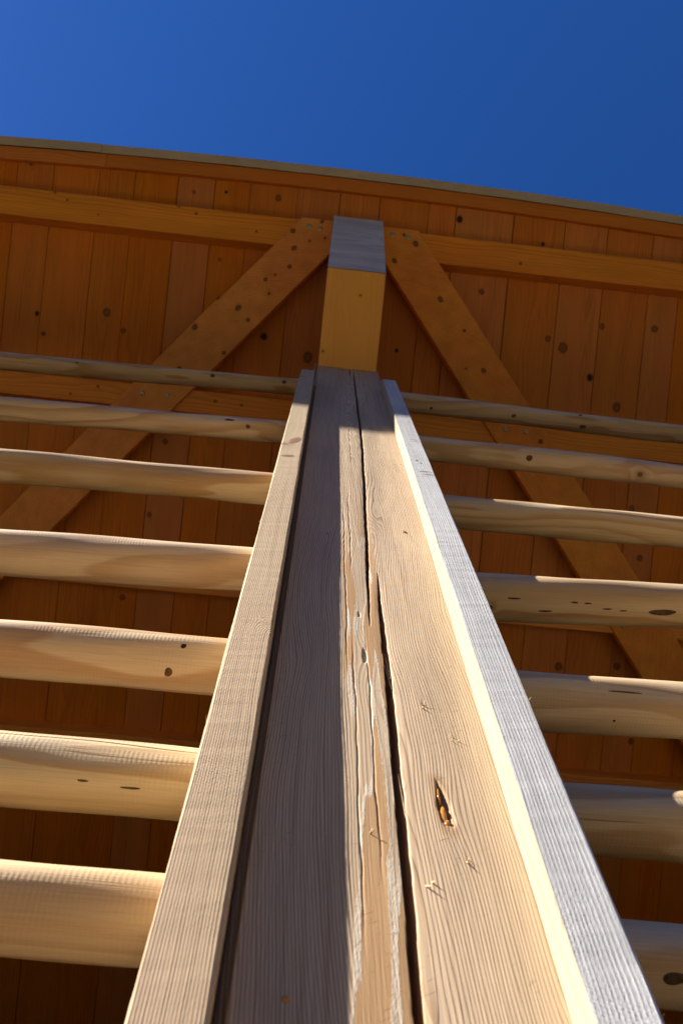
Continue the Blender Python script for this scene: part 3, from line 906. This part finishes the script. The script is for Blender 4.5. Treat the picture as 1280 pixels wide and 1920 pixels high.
def splinter(base, tip, w, mat=None):
    b, t = Vector(base), Vector(tip)
    d = (t - b)
    s = d.cross(Vector((0.3, 1, 0.2))).normalized() * w
    q = d.cross(s).normalized() * w * 0.6
    mid = b + d * 0.55 + q * 0.8
    vs = [b + s, b - s, b + q, mid + s * .7, mid - s * .7, mid + q * .6, t]
    fs = [(0, 1, 4, 3), (1, 2, 5, 4), (2, 0, 3, 5), (3, 4, 6), (4, 5, 6), (5, 3, 6)]
    return mesh_obj('splinter', vs, fs, mat or M['splinter'], post)
for (x, z, n_) in ((.0435, .653, 4), (.0676, .6028, 4), (.0564, .455, 3), (.0244, .4317, 2), (.066, 1.135, 1), (.0911, 1.539, 1), (-.0072, 1.542, 2), (-.0274, 1.822, 2), (-.015, .477, 2)):
    for _ in range(n_):
        xx = x + random.uniform(-.003, .003); zz = z + CZ + random.uniform(-.003, .003)
        splinter((xx, 0.0005, zz), (xx + random.uniform(-.004, .006), -random.uniform(.002, .005), zz + random.uniform(-.005, .008)), random.uniform(.0005, .0010))
# long fibres torn out of the split
splinter((.0158, .004, .500 + CZ), (.0120, -.003, .545 + CZ), .0004)
splinter((.0168, .003, .705 + CZ), (.0130, .006, .775 + CZ), .0004)
splinter((.0166, .003, .685 + CZ), (.0120, .004, .740 + CZ), .0004)
# fuzz on the sawn edges of the battens
for i in range(46):
    z = CZ + 0.30 + 1.3 * random.random() ** 1.6
    side = random.random() < 0.55
    x = 0.1393 if side else -0.1502
    sg = 1 if side else -1
    splinter((x, -BP + random.uniform(.0, .02), z), (x + sg * random.uniform(.0008, .0032), -BP + random.uniform(-.002, .012), z + random.uniform(.001, .006)), random.uniform(.0002, .0005), M['splinter'])

# ------------------------------------------------------------------ round rails
YC = 0.045
left = [(2.5004, -0.1672, 0.0252, 2.4471, -1.0804, 0.0324), (1.9019, -0.1643, 0.0275, 1.8273, -0.8325, 0.0305),
        (1.4342, -0.1614, 0.0305, 1.3974, -0.6611, 0.0343), (1.0488, -0.1624, 0.0322, 1.0226, -0.5120, 0.0333),
        (0.7621, -0.1614, 0.0307, 0.7612, -0.4093, 0.0321), (0.5694, -0.1614, 0.0304, 0.5713, -0.3338, 0.0303),
        (0.4203, -0.1614, 0.0287, 0.4232, -0.2757, 0.0298)]
right = [(2.4384, 0.1794, 0.0305, 2.4219, 1.0636, 0.0274), (1.8748, 0.1862, 0.0306, 1.8516, 0.8205, 0.0293),
         (1.4071, 0.1804, 0.0313, 1.4187, 0.6365, 0.0314), (1.0284, 0.1756, 0.0342, 1.0604, 0.4855, 0.0290),
         (0.7515, 0.1785, 0.0322, 0.7660, 0.3615, 0.0316), (0.5675, 0.1775, 0.0298, 0.5713, 0.2802, 0.0291),
         (0.4232, 0.1794, 0.0278, 0.4232, 0.2191, 0.0282)]
labL = ['highest round rail left of the post, wholly shaded, crossing the left brace',
        'shaded round rail left of the post, just above the first sunlit one',
        'round rail left of the post, topmost one with a thin sunlit upper edge',
        'smooth knotless round rail left of the post with a bright ridged upper edge',
        'pale round rail left of the post with a round red-brown knot near the batten',
        'pale round rail left of the post with a long dark crack along its sunlit top',
        'thick pale round rail left of the post, lowest one in view']
labR = ['highest round rail right of the post, wholly shaded and dotted with small dark knots',
        'shaded round rail right of the post, directly below the highest, with one knot',
        'round rail right of the post, topmost one with a sunlit upper edge',
        'round rail right of the post with black dashes and a long smudge on its underside',
        'round rail right of the post with a short red slit under its sunlit upper edge',
        'round rail right of the post with a long thin crack near the grey batten',
        'round rail right of the post, lowest one in view, mostly hidden by the grey batten']
rails = []
for S, labs, sg in ((left, labL, -1), (right, labR, 1)):
    for i, (z, xa, r, z0, x0, r0) in enumerate(S):
        xs_ = -0.1095 if sg < 0 else PX1 + .001
        k_ = (z0 - z) / (x0 - xa)
        kr_ = (r0 - r) / abs(x0 - xa)
        far = sg * 2.6
        if i > 3:
            k_ *= 0.6; kr_ = 0
        zs = z + k_ * (xs_ - xa)
        kk = k_ if i < 3 else k_
        ze = z + (k_ * (x0 - xa)) + (0.25 * k_ if i < 3 else 0) * (far - x0)
        # straight pole through the two measured points
        zend = zs + k_ * (far - xs_)
        m4 = frame((xs_, YC, zs + CZ), (far - xs_, 0, zend - zs), (0, -1, 0))
        rend = max(0.024, min(0.036, r + kr_ * abs(x0 - xa) * 1.15))
        ck = None
        if sg < 0 and i == 5:
            ck = (math.radians(15), -0.2, 0.9, 0.035, 0.004)
        if sg > 0 and i == 5:
            ck = (math.radians(50), -0.1, 0.135, 0.025, 0.003)
        o = tube('round_rail', abs(far - xs_), r, rend, M['rail'], m4, (0, 0), crack=ck)
        tag(o, labs[i], 'rail', 'round rails left of the post' if sg < 0 else 'round rails right of the post')
        rails.append((o, sg, xs_, r, rend, abs(far - xs_)))

def patch(rail, x, elev, hu, hv, mat, name='knot', n=24):
    """A slightly proud elliptical patch hugging the pole: hu around, hv along (metres, half sizes)."""
    o, sg, xs_, r, rend, L = rails[rail]
    zl = abs(x - xs_)
    rr = r + (rend - r) * (zl / L) + 0.0007
    th0 = math.radians(elev) * (1 if sg < 0 else -1)
    vs = [None]
    ph = random.uniform(0, 6.28)
    rings = 3
    me = o.data
    for k_ in range(1, rings + 1):
        for i in range(n):
            a = 2 * math.pi * i / n
            w = (k_ / rings) * (1 + 0.12 * math.sin(2 * a + ph) + 0.05 * math.sin(3 * a + ph))
            th = th0 + w * hu * math.sin(a) / rr
            z = zl + w * hv * math.cos(a)
            vs.append((th, z, rr + (0.0002 if k_ < rings else -0.0022)))
    vs[0] = (th0, zl, rr + 0.0002)
    # follow the pole's own waviness: move with its nearest ring centre
    co = np.empty(len(me.vertices) * 3, dtype=np.float32)
    me.vertices.foreach_get('co', co)
    co = co.reshape(-1, 3)
    near = co[np.abs(co[:, 2] - zl) < 0.03]
    cx, cy = near[:, 0].mean(), near[:, 1].mean()
    tha = np.arctan2(near[:, 1] - cy, near[:, 0] - cx)
    dth = np.abs((tha - th0 + np.pi) % (2 * np.pi) - np.pi)
    loc = np.hypot(near[:, 0] - cx, near[:, 1] - cy)[dth < 0.35]
    if len(loc):
        dr = loc.mean() + 0.0004 - rr
    else:
        dr = 0
    P = [(cx + (q[2] + dr) * math.cos(q[0]), cy + (q[2] + dr) * math.sin(q[0]), q[1]) for q in vs]
    fs = [(0, 1 + i, 1 + (i + 1) % n) for i in range(n)]
    for k_ in range(rings - 1):
        b = 1 + k_ * n
        for i in range(n):
            j = (i + 1) % n
            fs.append((b + i, b + n + i, b + n + j, b + j))
    return mesh_obj(name, P, fs, mat, o, None, None, True)
# left rails 0..6, right rails 7..13
patch(4, -0.215, -80, .0062, .0062, M['knot'])
patch(4, -0.203, -21, .0040, .0045, M['knot_dark'])
patch(0, -0.429, -51, .008, .011, M['knot'])
patch(0, -0.204, -45, .008, .010, M['knot'])
patch(0, -0.843, -45, .004, .005, M['knot_dark'])
patch(1, -0.255, -62, .007, .008, M['knot'])
patch(1, -0.300, -30, .004, .018, M['knot_dark'])
patch(5, -0.248, -61, .0013, .007, M['stain'], 'bark_fleck')
patch(5, -0.208, -66, .0014, .010, M['stain'], 'bark_fleck')
patch(7, 0.520, -83, .008, .009, M['knot'])
patch(7, 0.740, -100, .009, .013, M['knot'])
patch(7, 0.262, -95, .005, .007, M['knot_dark'])
patch(7, 0.731, -23, .006, .009, M['knot'])
patch(8, 0.435, -69, .010, .011, M['knot'])
for x, e, a, b in ((.304, -69, .0015, .008), (.324, -70, .0016, .007), (.354, -82, .0016, .010), (.379, -85, .0013, .008), (.213, -66, .0018, .012), (.262, -95, .0018, .014)):
    patch(10, x, e, a, b, M['knot_dark'], 'bark_fleck')
patch(10, .440, -85, .006, .028, M['stain'], 'bark_fleck')
patch(11, .276, -28, .0012, .024, M['knot'], 'crack')
patch(11, .264, -85, .0016, .0022, M['knot_dark'])
patch(13, .195, -57, .006, .010, M['stain'])
